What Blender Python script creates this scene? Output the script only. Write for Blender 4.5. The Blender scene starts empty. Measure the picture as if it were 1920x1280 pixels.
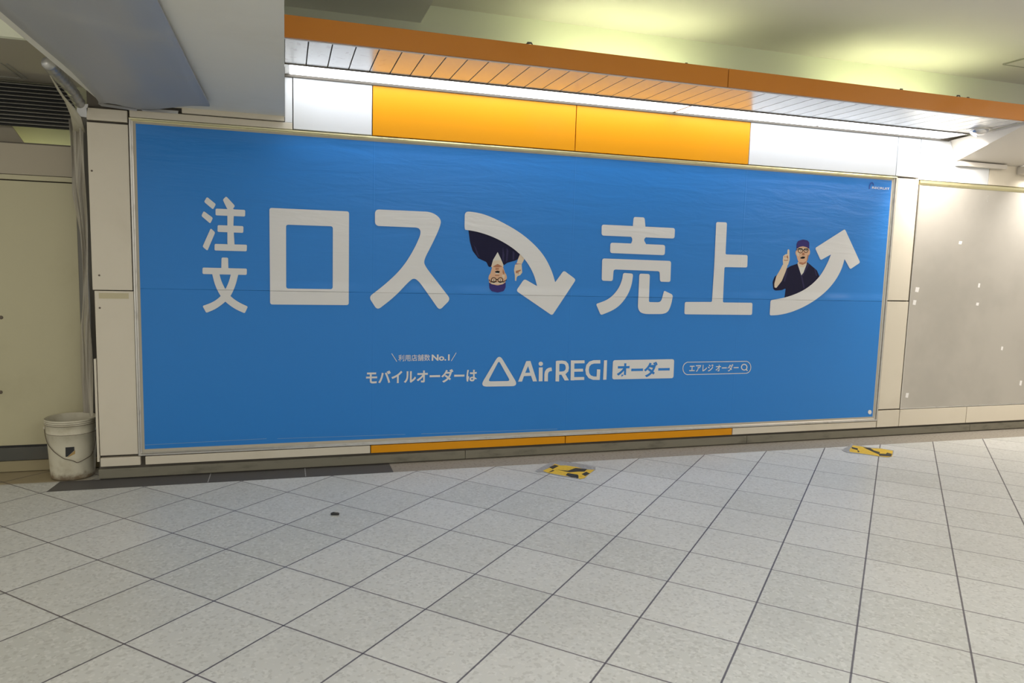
import bpy, bmesh, math, random
from mathutils import Vector, Matrix
from mathutils.geometry import tessellate_polygon
random.seed(4)
S = bpy.context.scene
COL = S.collection

# ------------------------------------------------------------------ camera
CAM = Vector((0.9037, -5.0262, 1.4509))
RX = Vector((0.95471738, -0.29620984, 0.02782897))
UP = Vector((0.00594574, 0.11251573, 0.99363215))
FW = Vector((0.29745482, 0.94847243, -0.10918191))
FPX = 1360.3
cd = bpy.data.cameras.new('camera')
cd.lens = FPX / 1920 * 36; cd.sensor_width = 36; cd.clip_start = 0.05; cd.clip_end = 200
cam = bpy.data.objects.new('camera', cd); COL.objects.link(cam)
m = Matrix.Identity(4)
for i in range(3):
    m[i][0] = RX[i]; m[i][1] = UP[i]; m[i][2] = -FW[i]; m[i][3] = CAM[i]
cam.matrix_world = m
S.camera = cam

# ------------------------------------------------------------------ world, exposure
w = bpy.data.worlds.new('world'); S.world = w; w.use_nodes = True
bg = w.node_tree.nodes['Background']
bg.inputs[0].default_value = (1.0, 0.985, 0.91, 1); bg.inputs[1].default_value = 0.80
S.view_settings.view_transform = 'Standard'; S.view_settings.look = 'None'
S.view_settings.exposure = 0.0; S.view_settings.gamma = 1.0; S.view_settings.use_curve_mapping = False

def area(name, loc, sx, sy, power, color, rot=(0, 0, 0), spread=180):
    l = bpy.data.lights.new(name, 'AREA'); l.shape = 'RECTANGLE'; l.size = sx; l.size_y = sy
    l.energy = power; l.color = color; l.spread = math.radians(spread)
    o = bpy.data.objects.new(name, l); o.location = loc; o.rotation_euler = rot; COL.objects.link(o)
    return o
# unseen ceiling lamps: camera-side pair added as fill, warm right one lights the floor
area('unseen_ceiling_light', (2.5, -5.2, 3.10), 3.6, 0.5, 110, (0.97, 1.0, 0.96))
area('unseen_ceiling_light', (8.6, -3.6, 3.10), 2.4, 0.6, 140, (1.0, 0.88, 0.74))
area('unseen_ceiling_light', (-2.6, -4.6, 3.10), 1.6, 0.5, 80, (1.0, 0.94, 0.80))

# ------------------------------------------------------------------ helpers
def W(px, py, y=0.0):
    """point of the vertical plane at depth y seen at that pixel"""
    d = RX * ((px - 960) / FPX) + UP * ((640 - py) / FPX) + FW
    return CAM + d * ((y - CAM.y) / d.y)
def F(px, py, z=0.0):
    d = RX * ((px - 960) / FPX) + UP * ((640 - py) / FPX) + FW
    return CAM + d * ((z - CAM.z) / d.z)

def tag(o, label=None, cat=None, group=None, kind=None):
    if label: o['label'] = label
    if cat: o['category'] = cat
    if group: o['group'] = group
    if kind: o['kind'] = kind
    return o
def empty(name, loc=(0, 0, 0)):
    o = bpy.data.objects.new(name, None); o.location = loc; o.empty_display_size = .1
    COL.objects.link(o); return o
def obj(name, bm, mat, parent=None, smooth=False, bevel=0):
    me = bpy.data.meshes.new(name)
    bmesh.ops.recalc_face_normals(bm, faces=bm.faces)
    bm.to_mesh(me); bm.free()
    if isinstance(mat, (list, tuple)):
        for k in mat: me.materials.append(k)
    else: me.materials.append(mat)
    if smooth:
        for p in me.polygons: p.use_smooth = True
    o = bpy.data.objects.new(name, me); COL.objects.link(o)
    if parent:
        o.parent = parent
        o.matrix_parent_inverse = Matrix.Translation(-Vector(parent.location)) if parent.parent is None and parent.type == 'EMPTY' else Matrix.Identity(4)
    if bevel:
        b = o.modifiers.new('bevel', 'BEVEL'); b.width = bevel; b.segments = 2; b.limit_method = 'ANGLE'
    return o
def box(bm, x0, x1, y0, y1, z0, z1, mi=0):
    v = [bm.verts.new(p) for p in ((x0,y0,z0),(x1,y0,z0),(x1,y1,z0),(x0,y1,z0),(x0,y0,z1),(x1,y0,z1),(x1,y1,z1),(x0,y1,z1))]
    for f in ((0,1,2,3),(4,5,6,7),(0,1,5,4),(1,2,6,5),(2,3,7,6),(3,0,4,7)):
        fc = bm.faces.new([v[i] for i in f]); fc.material_index = mi
    return bm
def boxo(name, x0, x1, y0, y1, z0, z1, mat, parent=None, bevel=0):
    return obj(name, box(bmesh.new(), x0, x1, y0, y1, z0, z1), mat, parent, bevel=bevel)
def prism(bm, pts, dz, mi=0):
    """closed prism: a 3D outline pushed by the vector dz"""
    dz = Vector(dz); a = [bm.verts.new(p) for p in pts]; b = [bm.verts.new(Vector(p) + dz) for p in pts]
    n = len(pts); fs = [bm.faces.new(a), bm.faces.new(b)]
    for i in range(n): fs.append(bm.faces.new((a[i], a[(i+1) % n], b[(i+1) % n], b[i])))
    for f in fs: f.material_index = mi
def tube(bm, path, r, seg=10, cap=True, closed=False):
    path = [Vector(p) for p in path]; n = len(path); rings = []
    for i, p in enumerate(path):
        if closed: t = path[(i+1) % n] - path[i-1]
        else: t = path[min(i+1, n-1)] - path[max(i-1, 0)]
        t.normalize()
        ref = Vector((0, 0, 1)) if abs(t.z) < .9 else Vector((0, 1, 0))
        a = t.cross(ref).normalized(); b = t.cross(a)
        rr = r[i] if isinstance(r, (list, tuple)) else r
        rings.append([bm.verts.new(p + a*rr*math.cos(2*math.pi*k/seg) + b*rr*math.sin(2*math.pi*k/seg)) for k in range(seg)])
    for i in range(n if closed else n-1):
        A, B = rings[i], rings[(i+1) % n]
        for k in range(seg): bm.faces.new((A[k], A[(k+1) % seg], B[(k+1) % seg], B[k]))
    if cap and not closed: bm.faces.new(rings[0]); bm.faces.new(rings[-1])
def lathe(bm, prof, cx, cy, z0=0, seg=64):
    rings = []
    for r, z in prof:
        if r < 1e-6: rings.append([bm.verts.new((cx, cy, z0+z))])
        else: rings.append([bm.verts.new((cx+r*math.cos(2*math.pi*k/seg), cy+r*math.sin(2*math.pi*k/seg), z0+z)) for k in range(seg)])
    for A, B in zip(rings, rings[1:]):
        for k in range(seg):
            a = [A[k % len(A)], A[(k+1) % len(A)], B[(k+1) % len(B)], B[k % len(B)]]
            u = list(dict.fromkeys(a))
            if len(u) > 2: bm.faces.new(u)

# ------------------------------------------------------------------ materials
def nt(name):
    mt = bpy.data.materials.new(name); mt.use_nodes = True
    n = mt.node_tree; return mt, n, n.nodes['Principled BSDF']
def node(n, t, **k):
    x = n.nodes.new(t)
    for a, b in k.items():
        if a.startswith('i_'): x.inputs[int(a[2:])].default_value = b
        else: setattr(x, a, b)
    return x
def math_(n, op, a, b=None, c=None):
    x = node(n, 'ShaderNodeMath', operation=op)
    for i, v in enumerate((a, b, c)):
        if v is None: continue
        if hasattr(v, 'is_linked') or hasattr(v, 'links'): n.links.new(v, x.inputs[i])
        else: x.inputs[i].default_value = v
    return x.outputs[0]
def mixc(n, fac, a, b):
    x = node(n, 'ShaderNodeMix', data_type='RGBA')
    for s, v in ((x.inputs[0], fac), (x.inputs[6], a), (x.inputs[7], b)):
        if hasattr(v, 'links'): n.links.new(v, s)
        elif isinstance(v, tuple): s.default_value = (*v[:3], 1)
        else: s.default_value = v
    return x.outputs[2]
def noise(n, scale, detail=4, vec=None, rough=.6, dist=0):
    x = node(n, 'ShaderNodeTexNoise'); x.inputs['Scale'].default_value = scale
    x.inputs['Detail'].default_value = detail; x.inputs['Roughness'].default_value = rough; x.inputs['Distortion'].default_value = dist
    if vec is None: vec = node(n, 'ShaderNodeNewGeometry').outputs['Position']
    n.links.new(vec, x.inputs['Vector']); return x.outputs['Fac']
def ramp(n, v, lo, hi):
    x = node(n, 'ShaderNodeMapRange'); x.interpolation_type = 'SMOOTHSTEP'
    n.links.new(v, x.inputs[0]); x.inputs[1].default_value = lo; x.inputs[2].default_value = hi
    return x.outputs[0]
def mapping(n, scale=(1,1,1), rot=(0,0,0), loc=(0,0,0)):
    g = node(n, 'ShaderNodeNewGeometry'); mp = node(n, 'ShaderNodeMapping')
    n.links.new(g.outputs['Position'], mp.inputs[0])
    mp.inputs['Location'].default_value = loc; mp.inputs['Rotation'].default_value = rot; mp.inputs['Scale'].default_value = scale
    return mp.outputs[0]
def bump(n, bs, h, strength=.3, dist=.01):
    b = node(n, 'ShaderNodeBump'); b.inputs['Strength'].default_value = strength; b.inputs['Distance'].default_value = dist
    n.links.new(h, b.inputs['Height']); n.links.new(b.outputs[0], bs.inputs['Normal'])
def plain(name, col, rough=.5, metal=0, grime=0, gcol=(.12,.10,.07), gscale=3, spec=.5, stretch=(1,1,1), b=0):
    mt, n, bs = nt(name)
    bs.inputs['Base Color'].default_value = (*col, 1); bs.inputs['Roughness'].default_value = rough
    bs.inputs['Metallic'].default_value = metal; bs.inputs['Specular IOR Level'].default_value = spec
    if grime:
        v = mapping(n, stretch)
        f = ramp(n, noise(n, gscale, 6, v), .48, .78)
        f2 = math_(n, 'MULTIPLY', f, grime)
        n.links.new(mixc(n, f2, col, gcol), bs.inputs['Base Color'])
        n.links.new(math_(n, 'MULTIPLY_ADD', f, .25, rough), bs.inputs['Roughness'])
        if b: bump(n, bs, noise(n, gscale*4, 3, v), b, .004)
    return mt
def emis(name, col, st):
    mt, n, bs = nt(name); bs.inputs['Base Color'].default_value = (.8,.8,.8,1)
    bs.inputs['Emission Color'].default_value = (*col, 1); bs.inputs['Emission Strength'].default_value = st
    return mt

M = {}
M['cream'] = plain('cream_enamel', (.66,.60,.49), .38, grime=.16, gscale=2.2, gcol=(.36,.30,.20))
M['white'] = plain('white_enamel', (.66,.67,.685), .35, grime=.06, gscale=2)
M['orange'] = plain('orange_enamel', (.72,.295,.004), .38, spec=.22, grime=.08, gcol=(.5,.2,.02), gscale=2)
M['fascia'] = plain('orange_fascia', (.60,.21,.012), .45, grime=.12, gcol=(.4,.13,.02), gscale=2)
M['joint'] = plain('dark_joint', (.12,.105,.085), .8)
M['alu_yellow_lit'] = plain('yellow_lit_aluminium', (.86,.80,.50), .28, metal=1, grime=.3, gcol=(.3,.26,.16), gscale=6)  # aluminium of the top rails, with yellow reflected light put into its colour
M['alu'] = plain('aluminium', (.62,.60,.56), .35, metal=1, grime=.4, gcol=(.2,.18,.14), gscale=8)
M['board_edge'] = plain('poster_backing', (.46,.42,.34), .6)
M['skirting'] = plain('stone_skirting', (.20,.185,.14), .5, grime=.5, gcol=(.05,.045,.035), gscale=5, stretch=(1,1,3))
M['granite_dark'] = plain('dark_granite', (.085,.080,.076), .55, grime=.6, gcol=(.17,.16,.15), gscale=60)
M['granite_light'] = plain('brown_granite', (.33,.295,.245), .55, grime=.6, gcol=(.12,.10,.08), gscale=50)
M['upper'] = plain('upper_wall_paint', (.78,.80,.65), .7, grime=.1, gscale=1.5)
M['ceiling'] = plain('ceiling_paint', (.66,.635,.60), .75, grime=.12, gscale=.8, gcol=(.4,.37,.3))
M['ceil_drop'] = plain('dropped_ceiling_paint', (.84,.83,.80), .7)
M['duct'] = plain('duct_board', (.76,.735,.65), .55, grime=.12, gcol=(.28,.27,.24), gscale=1.2)
M['tarp'] = plain('grey_dirty_sheet', (.34,.35,.37), .42, grime=.5, gcol=(.52,.51,.47), gscale=2.6, b=.15)
M['beam'] = plain('beam_board', (.62,.58,.52), .6)
M['hoard'] = plain('hoarding_panel', (.50,.46,.30), .45, grime=.18, gcol=(.25,.22,.14), gscale=2.4)
M['hoard_frame'] = plain('hoarding_head_board', (.42,.37,.28), .5)
M['darkgrey'] = plain('dark_grey_base', (.075,.075,.065), .5, grime=.4, gcol=(.15,.13,.10))
M['kerb'] = plain('yellowed_kerb', (.33,.28,.165), .5, grime=.4, gcol=(.16,.12,.07))
M['black'] = plain('black_metal', (.015,.015,.014), .5)
M['slatgrey'] = plain('dusty_louvre', (.30,.29,.25), .5)
M['lamp'] = emis('trough_diffuser', (.88,.93,1.0), 5.4)
M['lamp_end'] = plain('trough_end', (.75,.75,.76), .4)
M['tube'] = emis('yellow_green_tube', (.96,1.0,.55), 29)
M['hidden_tube'] = emis('yellow_work_light', (1.0,.95,.45), 7)
M['silver'] = plain('silver_foil_duct', (.45,.45,.44), .35, metal=.8, grime=.3, gscale=12)
M['rubber'] = plain('black_rubber', (.02,.02,.022), .45)
M['wire'] = plain('rusty_wire', (.13,.10,.075), .5, metal=.4)
M['film'] = plain('scuffed_film', (.33,.32,.31), .5, grime=.9, gcol=(.62,.63,.64), gscale=45)
M['yellow'] = plain('yellow_tape', (.78,.50,.035), .5, grime=.35, gcol=(.25,.17,.05), gscale=30)
M['tapeblack'] = plain('black_tape', (.03,.028,.022), .55, grime=.4, gcol=(.2,.15,.05), gscale=35)
M['scrap'] = plain('paper_scrap', (.80,.78,.76), .7)

def slat_mat():
    mt, n, bs = nt('glossy_white_slat')
    bs.inputs['Base Color'].default_value = (.80,.80,.80,1); bs.inputs['Metallic'].default_value = .42; bs.inputs['Roughness'].default_value = .22
    g = node(n, 'ShaderNodeNewGeometry'); s = node(n, 'ShaderNodeSeparateXYZ'); n.links.new(g.outputs['Position'], s.inputs[0])
    ends = math_(n, 'SUBTRACT', 1.0, ramp(n, s.outputs[0], 1.25, 1.65))        # hand marks on the first slats
    f = math_(n, 'MULTIPLY', ramp(n, noise(n, 9, 5, dist=2.5), .56, .66), math_(n, 'MULTIPLY', ends, .5))
    n.links.new(mixc(n, f, (.80,.80,.80), (.45,.42,.38)), bs.inputs['Base Color'])
    return mt
M['slat'] = slat_mat()
def board_mat():
    mt, n, bs = nt('satin_grey_board')
    bs.inputs['Metallic'].default_value = .35; bs.inputs['Roughness'].default_value = .5; bs.inputs['Anisotropic'].default_value = .8
    tg = node(n, 'ShaderNodeCombineXYZ'); tg.inputs[2].default_value = 1; n.links.new(tg.outputs[0], bs.inputs['Tangent'])   # brushed sideways
    f = ramp(n, noise(n, 1.3, 4), .4, .7)
    n.links.new(mixc(n, f, (.50,.47,.42), (.44,.415,.37)), bs.inputs['Base Color'])
    return mt
M['board'] = board_mat()

# paper of the poster: one relief shared by every ink, so that creases run through the print
def paper(name, col, rough=.34, spec=.34):
    mt, n, bs = nt(name)
    bs.inputs['Base Color'].default_value = (*col, 1); bs.inputs['Roughness'].default_value = rough
    bs.inputs['Specular IOR Level'].default_value = spec
    g = node(n, 'ShaderNodeNewGeometry'); s = node(n, 'ShaderNodeSeparateXYZ'); n.links.new(g.outputs['Position'], s.inputs[0])
    X, Z = s.outputs[0], s.outputs[2]
    # horizontal sheet overlap at z about 1.215: the upper sheet bulges a little and steps down
    d = math_(n, 'SUBTRACT', Z, math_(n, 'MULTIPLY_ADD', X, -.0035, 1.219))
    bulge = math_(n, 'MULTIPLY', ramp(n, d, -.001, .002), math_(n, 'SUBTRACT', 1.0, ramp(n, d, .003, .075)))
    nb = noise(n, 1.6, 2, mapping(n, (1,1,.02)))
    h1 = math_(n, 'MULTIPLY', bulge, math_(n, 'MULTIPLY', ramp(n, nb, .3, .7), .0095))
    # vertical sheet joints every 1.456 m
    fr = math_(n, 'PINGPONG', math_(n, 'SUBTRACT', X, .02), .728)
    vj = math_(n, 'MULTIPLY', math_(n, 'SUBTRACT', 1.0, ramp(n, fr, .0, .006)), .0006)
    # soft horizontal ripples, stronger in the upper half
    up = ramp(n, Z, 1.1, 2.2)
    rip = math_(n, 'MULTIPLY', noise(n, 1.7, 5, mapping(n, (1.1,1,6.0)), .55, .6), math_(n, 'MULTIPLY_ADD', up, .0055, .0010))
    top = math_(n, 'MULTIPLY', ramp(n, Z, 2.16, 2.23), math_(n, 'MULTIPLY', noise(n, 2.5, 2, mapping(n, (1,1,.1))), .010))
    h = math_(n, 'ADD', math_(n, 'ADD', h1, vj), math_(n, 'ADD', rip, top))
    bump(n, bs, h, 1.0, 1.0)
    return mt
M['blue'] = paper('poster_blue', (.022,.205,.61))
M['ink_white'] = paper('poster_white', (.70,.69,.68))
M['ink_navy'] = paper('poster_navy', (.010,.009,.035), .5, .15)
M['ink_cap'] = paper('poster_cap', (.035,.024,.15), .5, .2)
M['ink_skin'] = paper('poster_skin', (.66,.40,.25))
M['ink_skin_pale'] = paper('poster_pale_skin', (.68,.56,.42))
M['ink_skin_dark'] = paper('poster_shaded_skin', (.40,.17,.09))
M['ink_black'] = paper('poster_black', (.008,.007,.008), .5, .15)
M['ink_blue_dark'] = paper('poster_royal_blue', (.02,.07,.33))
M['ink_shirt'] = paper('poster_undershirt', (.66,.65,.58))
M['ink_fold'] = paper('poster_fold', (.028,.025,.075), .5, .15)

# ------------------------------------------------------------------ floor
TH, OX, OY, SA, SB = -.7925, -.21918, .09689, .40144, .39856
def floor_mat():
    mt, n, bs = nt('terrazzo_tiles')
    g = node(n, 'ShaderNodeNewGeometry'); s = node(n, 'ShaderNodeSeparateXYZ'); n.links.new(g.outputs['Position'], s.inputs[0])
    X = math_(n, 'SUBTRACT', s.outputs[0], OX); Y = math_(n, 'SUBTRACT', s.outputs[1], OY)
    c, sn = math.cos(TH), math.sin(TH)
    u = math_(n, 'ADD', math_(n, 'MULTIPLY', X, c), math_(n, 'MULTIPLY', Y, sn))
    v = math_(n, 'ADD', math_(n, 'MULTIPLY', X, -sn), math_(n, 'MULTIPLY', Y, c))
    u = math_(n, 'DIVIDE', u, SB); v = math_(n, 'DIVIDE', v, SA)
    ub = math_(n, 'ROUND', u); vb = math_(n, 'ROUND', v)
    wob = math_(n, 'MULTIPLY', math_(n, 'SUBTRACT', noise(n, 25, 3), .5), .004)
    du = math_(n, 'ABSOLUTE', math_(n, 'ADD', math_(n, 'SUBTRACT', u, ub), wob))
    dv = math_(n, 'ABSOLUTE', math_(n, 'ADD', math_(n, 'SUBTRACT', v, vb), wob))
    ju = math_(n, 'SUBTRACT', 1.0, ramp(n, du, .0070, .0115))    # lines that run away to the right: darker
    jv = math_(n, 'SUBTRACT', 1.0, ramp(n, dv, .0062, .0110))
    cmb = node(n, 'ShaderNodeCombineXYZ'); n.links.new(math_(n, 'FLOOR', u), cmb.inputs[0]); n.links.new(math_(n, 'FLOOR', v), cmb.inputs[1])
    wn = node(n, 'ShaderNodeTexWhiteNoise'); n.links.new(cmb.outputs[0], wn.inputs[0])
    base = mixc(n, wn.outputs[0], (.565,.565,.53), (.655,.65,.62))
    # speckles
    vo = node(n, 'ShaderNodeTexVoronoi'); vo.inputs['Scale'].default_value = 85
    n.links.new(g.outputs['Position'], vo.inputs['Vector'])
    sp = node(n, 'ShaderNodeSeparateColor'); n.links.new(vo.outputs['Color'], sp.inputs[0])
    dk = math_(n, 'MULTIPLY', math_(n, 'GREATER_THAN', sp.outputs[0], .80), .22)
    lt = math_(n, 'MULTIPLY', math_(n, 'GREATER_THAN', sp.outputs[1], .80), .35)
    base = mixc(n, dk, base, (.27,.25,.22)); base = mixc(n, lt, base, (.78,.77,.74))
    base = mixc(n, math_(n, 'MULTIPLY', ramp(n, noise(n, 1.1, 5), .45, .75), .22), base, (.40,.39,.35))
    base = mixc(n, math_(n, 'MULTIPLY', ramp(n, noise(n, 70, 2), .70, .78), .35), base, (.16,.14,.13))
    # darker yellow-brown floor tint in the alcove
    ye = math_(n, 'MULTIPLY', ramp(n, s.outputs[1], .02, .06), math_(n, 'SUBTRACT', 1.0, ramp(n, s.outputs[0], -.4, -.2)))
    ye = math_(n, 'MULTIPLY', ye, .9)
    base = mixc(n, ye, base, (.34,.27,.15))
    base = mixc(n, math_(n, 'MULTIPLY', jv, .84), base, (.07,.05,.065))
    base = mixc(n, math_(n, 'MULTIPLY', ju, .88), base, (.04,.03,.05))
    n.links.new(base, bs.inputs['Base Color'])
    n.links.new(math_(n, 'MULTIPLY_ADD', noise(n, 6, 3), .08, .36), bs.inputs['Roughness'])
    bs.inputs['Specular IOR Level'].default_value = .55
    h = math_(n, 'SUBTRACT', math_(n, 'MULTIPLY', noise(n, 60, 2), .12), math_(n, 'MAXIMUM', ju, jv))
    bump(n, bs, h, .12, .002)
    return mt
tag(boxo('floor', -7, 17, -11, 3.0, -.10, 0, floor_mat()), kind='structure')

# granite border along the wall foot
def strip(x0, x1, mat, name, left_cut=False):
    yb = .034
    yf = lambda x: -.172 - .0085*x
    bm = bmesh.new(); z = .0
    pts = [(x0 + (-.02 if left_cut else 0), yf(x0), z), (x1, yf(x1), z), (x1, yb, z), (x0 + (.0 if left_cut else 0), yb, z)]
    prism(bm, pts, (0, 0, .0015))
    return tag(obj(name, bm, mat), kind='structure')
strip(-.455, 1.60, M['granite_dark'], 'trim_1', True)
strip(1.60, 9.5, M['granite_light'], 'trim_2')
for x in (.42, 1.02):
    boxo('trim_3', x, x+.006, -.17, .033, .0014, .0022, M['film'])['kind'] = 'structure'

# ------------------------------------------------------------------ main wall
tag(boxo('wall_back', -.232, 9.5, .035, .20, 0, 3.14, M['joint']), kind='structure')
tag(boxo('wall_upper', .90, 9.5, -.004, .034, 2.66, 3.14, M['upper']), kind='structure')
# skirting, three lengths
bm = bmesh.new()
for a, b in ((-.235, 2.15), (2.153, 4.55), (4.553, 6.965), (6.968, 9.5)): box(bm, a, b, .018, .0345, .009, .070)
tag(obj('baseboard_back', bm, M['skirting'], bevel=.002), kind='structure')

def panel(x0, x1, z0, z1, mat, label, group='cladding panels of the station wall', yf=0.0, name='cladding_panel', cat='wall panel'):
    o = boxo(name, x0+.003, x1-.003, yf, .0345, z0+.003, z1-.003, mat, bevel=.0025)
    return tag(o, label, cat, group)
# foot row
panel(-.222, .012, .088, .150, M['cream'], 'short yellowed cream foot panel under the left pillar, beside the bucket')
panel(.035, 1.465, .088, .148, M['cream'], 'long cream foot panel under the left end of the poster')
panel(1.465, 2.927, .088, .148, M['orange'], 'left orange foot panel below the blue poster')
panel(2.927, 4.394, .088, .148, M['orange'], 'right orange foot panel below the blue poster')
panel(4.394, 5.862, .088, .148, M['cream'], 'long cream foot panel under the right end of the poster')
panel(5.866, 6.110, .088, .243, M['cream'], 'small square cream panel at the foot right of the poster')
panel(6.110, 6.886, .088, .243, M['cream'], 'cream foot panel under the left part of the empty grey board')
panel(6.886, 7.90, .088, .243, M['cream'], 'cream foot panel under the grey board, cut by the right picture edge')
# left pillar
panel(-.232, -.004, 1.205, 2.216, M['cream'], 'tall upper cream panel of the pillar left of the poster')
panel(-.222, .000, .160, 1.205, M['cream'], 'tall lower cream panel of the pillar, above the bucket side')
panel(-.232, -.006, 2.224, 2.300, M['cream'], 'thin cream panel capping the left pillar under the duct')
g = boxo('corner_guard', -.236, -.223, -.003, .034, .125, .78, M['cream'], bevel=.002)
tag(g, 'pale scuffed corner guard strip running up the lower pillar edge beside the bucket', 'corner guard')
o = boxo('masking_tape', -.195, -.03, -.0012, 0, 1.155, 1.19, plain('masking_tape', (.52,.46,.30), .7))
tag(o, 'strip of yellowed masking tape stuck across the left pillar below its joint', 'tape')
for i, (px, py, t) in enumerate(((186, 516, 'upper'), (187, 577, 'lower'), (172, 320, 'topmost'))):
    p = W(px, py); bm = bmesh.new(); lathe(bm, [(0, 0), (.006, 0), (.005, .003), (0, .004)], 0, 0, 0, 12)
    s = obj('screw', bm, M['wire']); s.location = (p.x, 0, p.z); s.rotation_euler = (math.pi/2, 0, 0)
    tag(s, t + ' small dark screw head in the pillar left of the poster', 'screw', 'screws of the left pillar')
# above the poster
panel(.0, .955, 2.258, 2.306, M['cream'], 'thin cream strip above the left end of the poster, under the duct')
panel(.902, .955, 2.300, 2.588, M['white'], 'narrow stained white upright between duct and white panel', name='cladding_panel')
panel(.955, 1.462, 2.262, 2.590, M['white'], 'white panel above the poster, left of the orange ones')
panel(1.462, 2.920, 2.262, 2.590, M['orange'], 'left orange panel above the poster, under the light trough')
panel(2.920, 4.390, 2.262, 2.590, M['orange'], 'right orange panel above the poster, under the light trough')
panel(4.390, 5.845, 2.262, 2.590, M['white'], 'long white panel above the right end of the poster')
panel(5.845, 6.088, 2.262, 2.590, M['white'], 'small white panel above the pillar right of the poster')
panel(6.088, 6.880, 2.246, 2.60, M['white'], 'brightly lit white panel above the empty grey board beside the sloping beam')
panel(6.880, 7.90, 2.246, 2.60, M['cream'], 'cream panel above the grey board at the right picture edge')
# right pillar
panel(5.866, 6.100, 1.207, 2.252, M['cream'], 'tall upper cream panel of the pillar between poster and grey board')
panel(5.866, 6.105, .248, 1.203, M['cream'], 'tall lower cream panel of the pillar between poster and grey board')

# ------------------------------------------------------------------ poster frame and right board
def rails(e, x0, x1, z0, z1, wd, mat, mat2, dy=-.004, back=.0345):
    def bar(pts, ax):
        # L-profile: outer lip stands proud, inner step slopes back to the print
        bm = bmesh.new(); prism(bm, pts, ax); return bm
    t = wd
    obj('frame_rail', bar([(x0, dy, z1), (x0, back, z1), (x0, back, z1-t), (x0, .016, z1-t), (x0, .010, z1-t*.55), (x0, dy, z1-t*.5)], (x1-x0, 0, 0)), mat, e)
    obj('frame_rail', bar([(x0, dy, z0), (x0, back, z0), (x0, back, z0+t), (x0, .016, z0+t), (x0, .010, z0+t*.55), (x0, dy, z0+t*.5)], (x1-x0, 0, 0)), mat2, e)
    obj('frame_rail', bar([(x0, dy, z0+t*.5), (x0, back, z0+t*.5), (x0+t, back, z0+t*.5), (x0+t, .016, z0+t*.5), (x0+t*.55, .010, z0+t*.5), (x0+t*.5, dy, z0+t*.5)], (0, 0, z1-z0-t)), mat2, e)
    obj('frame_rail', bar([(x1, dy, z0+t*.5), (x1, back, z0+t*.5), (x1-t, back, z0+t*.5), (x1-t, .016, z0+t*.5), (x1-t*.55, .010, z0+t*.5), (x1-t*.5, dy, z0+t*.5)], (0, 0, z1-z0-t)), mat2, e)
    return e
e = empty('advertising_board', (6.11, 0, .245))
tag(e, 'empty satin grey advertising board with paper scraps, right of the poster', 'notice board')
boxo('board_panel', 6.118, 8.9, .010, .0345, .252, 2.205, M['board'], e)
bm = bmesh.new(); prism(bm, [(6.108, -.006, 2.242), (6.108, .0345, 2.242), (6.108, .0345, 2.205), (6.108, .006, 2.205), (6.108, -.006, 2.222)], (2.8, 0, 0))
obj('top_rail', bm, M['alu_yellow_lit'], e)
bm = bmesh.new(); box(bm, 6.108, 6.118, -.002, .0345, .245, 2.205); obj('side_rail', bm, M['alu'], e)
bm = bmesh.new(); box(bm, 6.118, 8.9, .002, .0345, .245, .256); obj('bottom_rail', bm, M['alu'], e)
for (px, py, a, b) in ((1801,455,.040,.030),(1836,535,.025,.040),(1833,570,.035,.028),(1879,653,.025,.036),(1914,718,.030,.050),(1701,741,.036,.045),(1720,543,.045,.045),(1715,567,.038,.045)):
    p = W(px, py, .009); bm = bmesh.new()
    prism(bm, [(p.x-a/2, .0092, p.z-b*.4), (p.x+a*.3, .0092, p.z-b*.5), (p.x+a/2, .0092, p.z+b*.45), (p.x-a*.4, .0092, p.z+b*.5)], (0, .001, 0))
    obj('paper_scrap', bm, M['scrap'], e)
p = W(1852, 372, .009); boxo('scratch', p.x-.006, p.x+.006, .0092, .0102, p.z-.03, p.z+.03, M['alu'], e)

# ------------------------------------------------------------------ the poster
PY = .014
poster = empty('billboard', (0.0, 0, .152))
tag(poster, 'huge framed sky blue billboard with white Japanese characters, two arrows and a man', 'billboard')
rails(poster, 0, 5.863, .152, 2.257, .019, M['alu_yellow_lit'], M['alu'])
def smooth_poly(pts, z6):
    """round every corner with a quadratic arc; third value = radius in metres (default z6)"""
    P = [(Vector((p[0], p[1])), (p[2] if len(p) > 2 else z6)) for p in pts]
    out = []; n = len(P)
    for i in range(n):
        a, b, c = P[i-1][0], P[i][0], P[(i+1) % n][0]; r = P[i][1]
        la, lc = (a-b).length, (c-b).length
        if la < 1e-6 or lc < 1e-6: continue
        if r <= 0: out.append(b); continue
        ra, rc = min(r, la*.5), min(r, lc*.5)
        p0 = b + (a-b)*ra/la; p1 = b + (c-b)*rc/lc
        for t in (0, .17, .33, .5, .67, .83, 1): out.append(p0*(1-t)**2 + b*2*t*(1-t) + p1*t*t)
    return out
def shape(name, polys, mat, y, parent, ox, oy, s, r=.018, label=None):
    """polys: list of outlines (first = outer, more = holes, if given as ('h', outer, hole, ...))"""
    bm = bmesh.new()
    for pi, poly in enumerate(polys):
        yk = y - .00012*pi
        loops = poly[1:] if poly[0] == 'h' else [poly]
        L3 = []
        for lp in loops:
            q = []
            for p in lp:
                v = W(ox + p[0]/s, oy + p[1]/s, y)
                q.append((v.x, v.z) + ((p[2],) if len(p) > 2 else ()))
            L3.append([Vector((a.x, a.y, 0)) for a in smooth_poly(q, r)])
        flat = [v for l in L3 for v in l]
        vs = [bm.verts.new((v.x, yk, v.y)) for v in flat]
        for t in tessellate_polygon(L3):
            try: bm.faces.new([vs[k] for k in t])
            except ValueError: pass
    me_o = obj(name, bm, mat, parent)
    for f in me_o.data.polygons: pass
    if label: me_o['label'] = label
    return me_o
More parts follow.
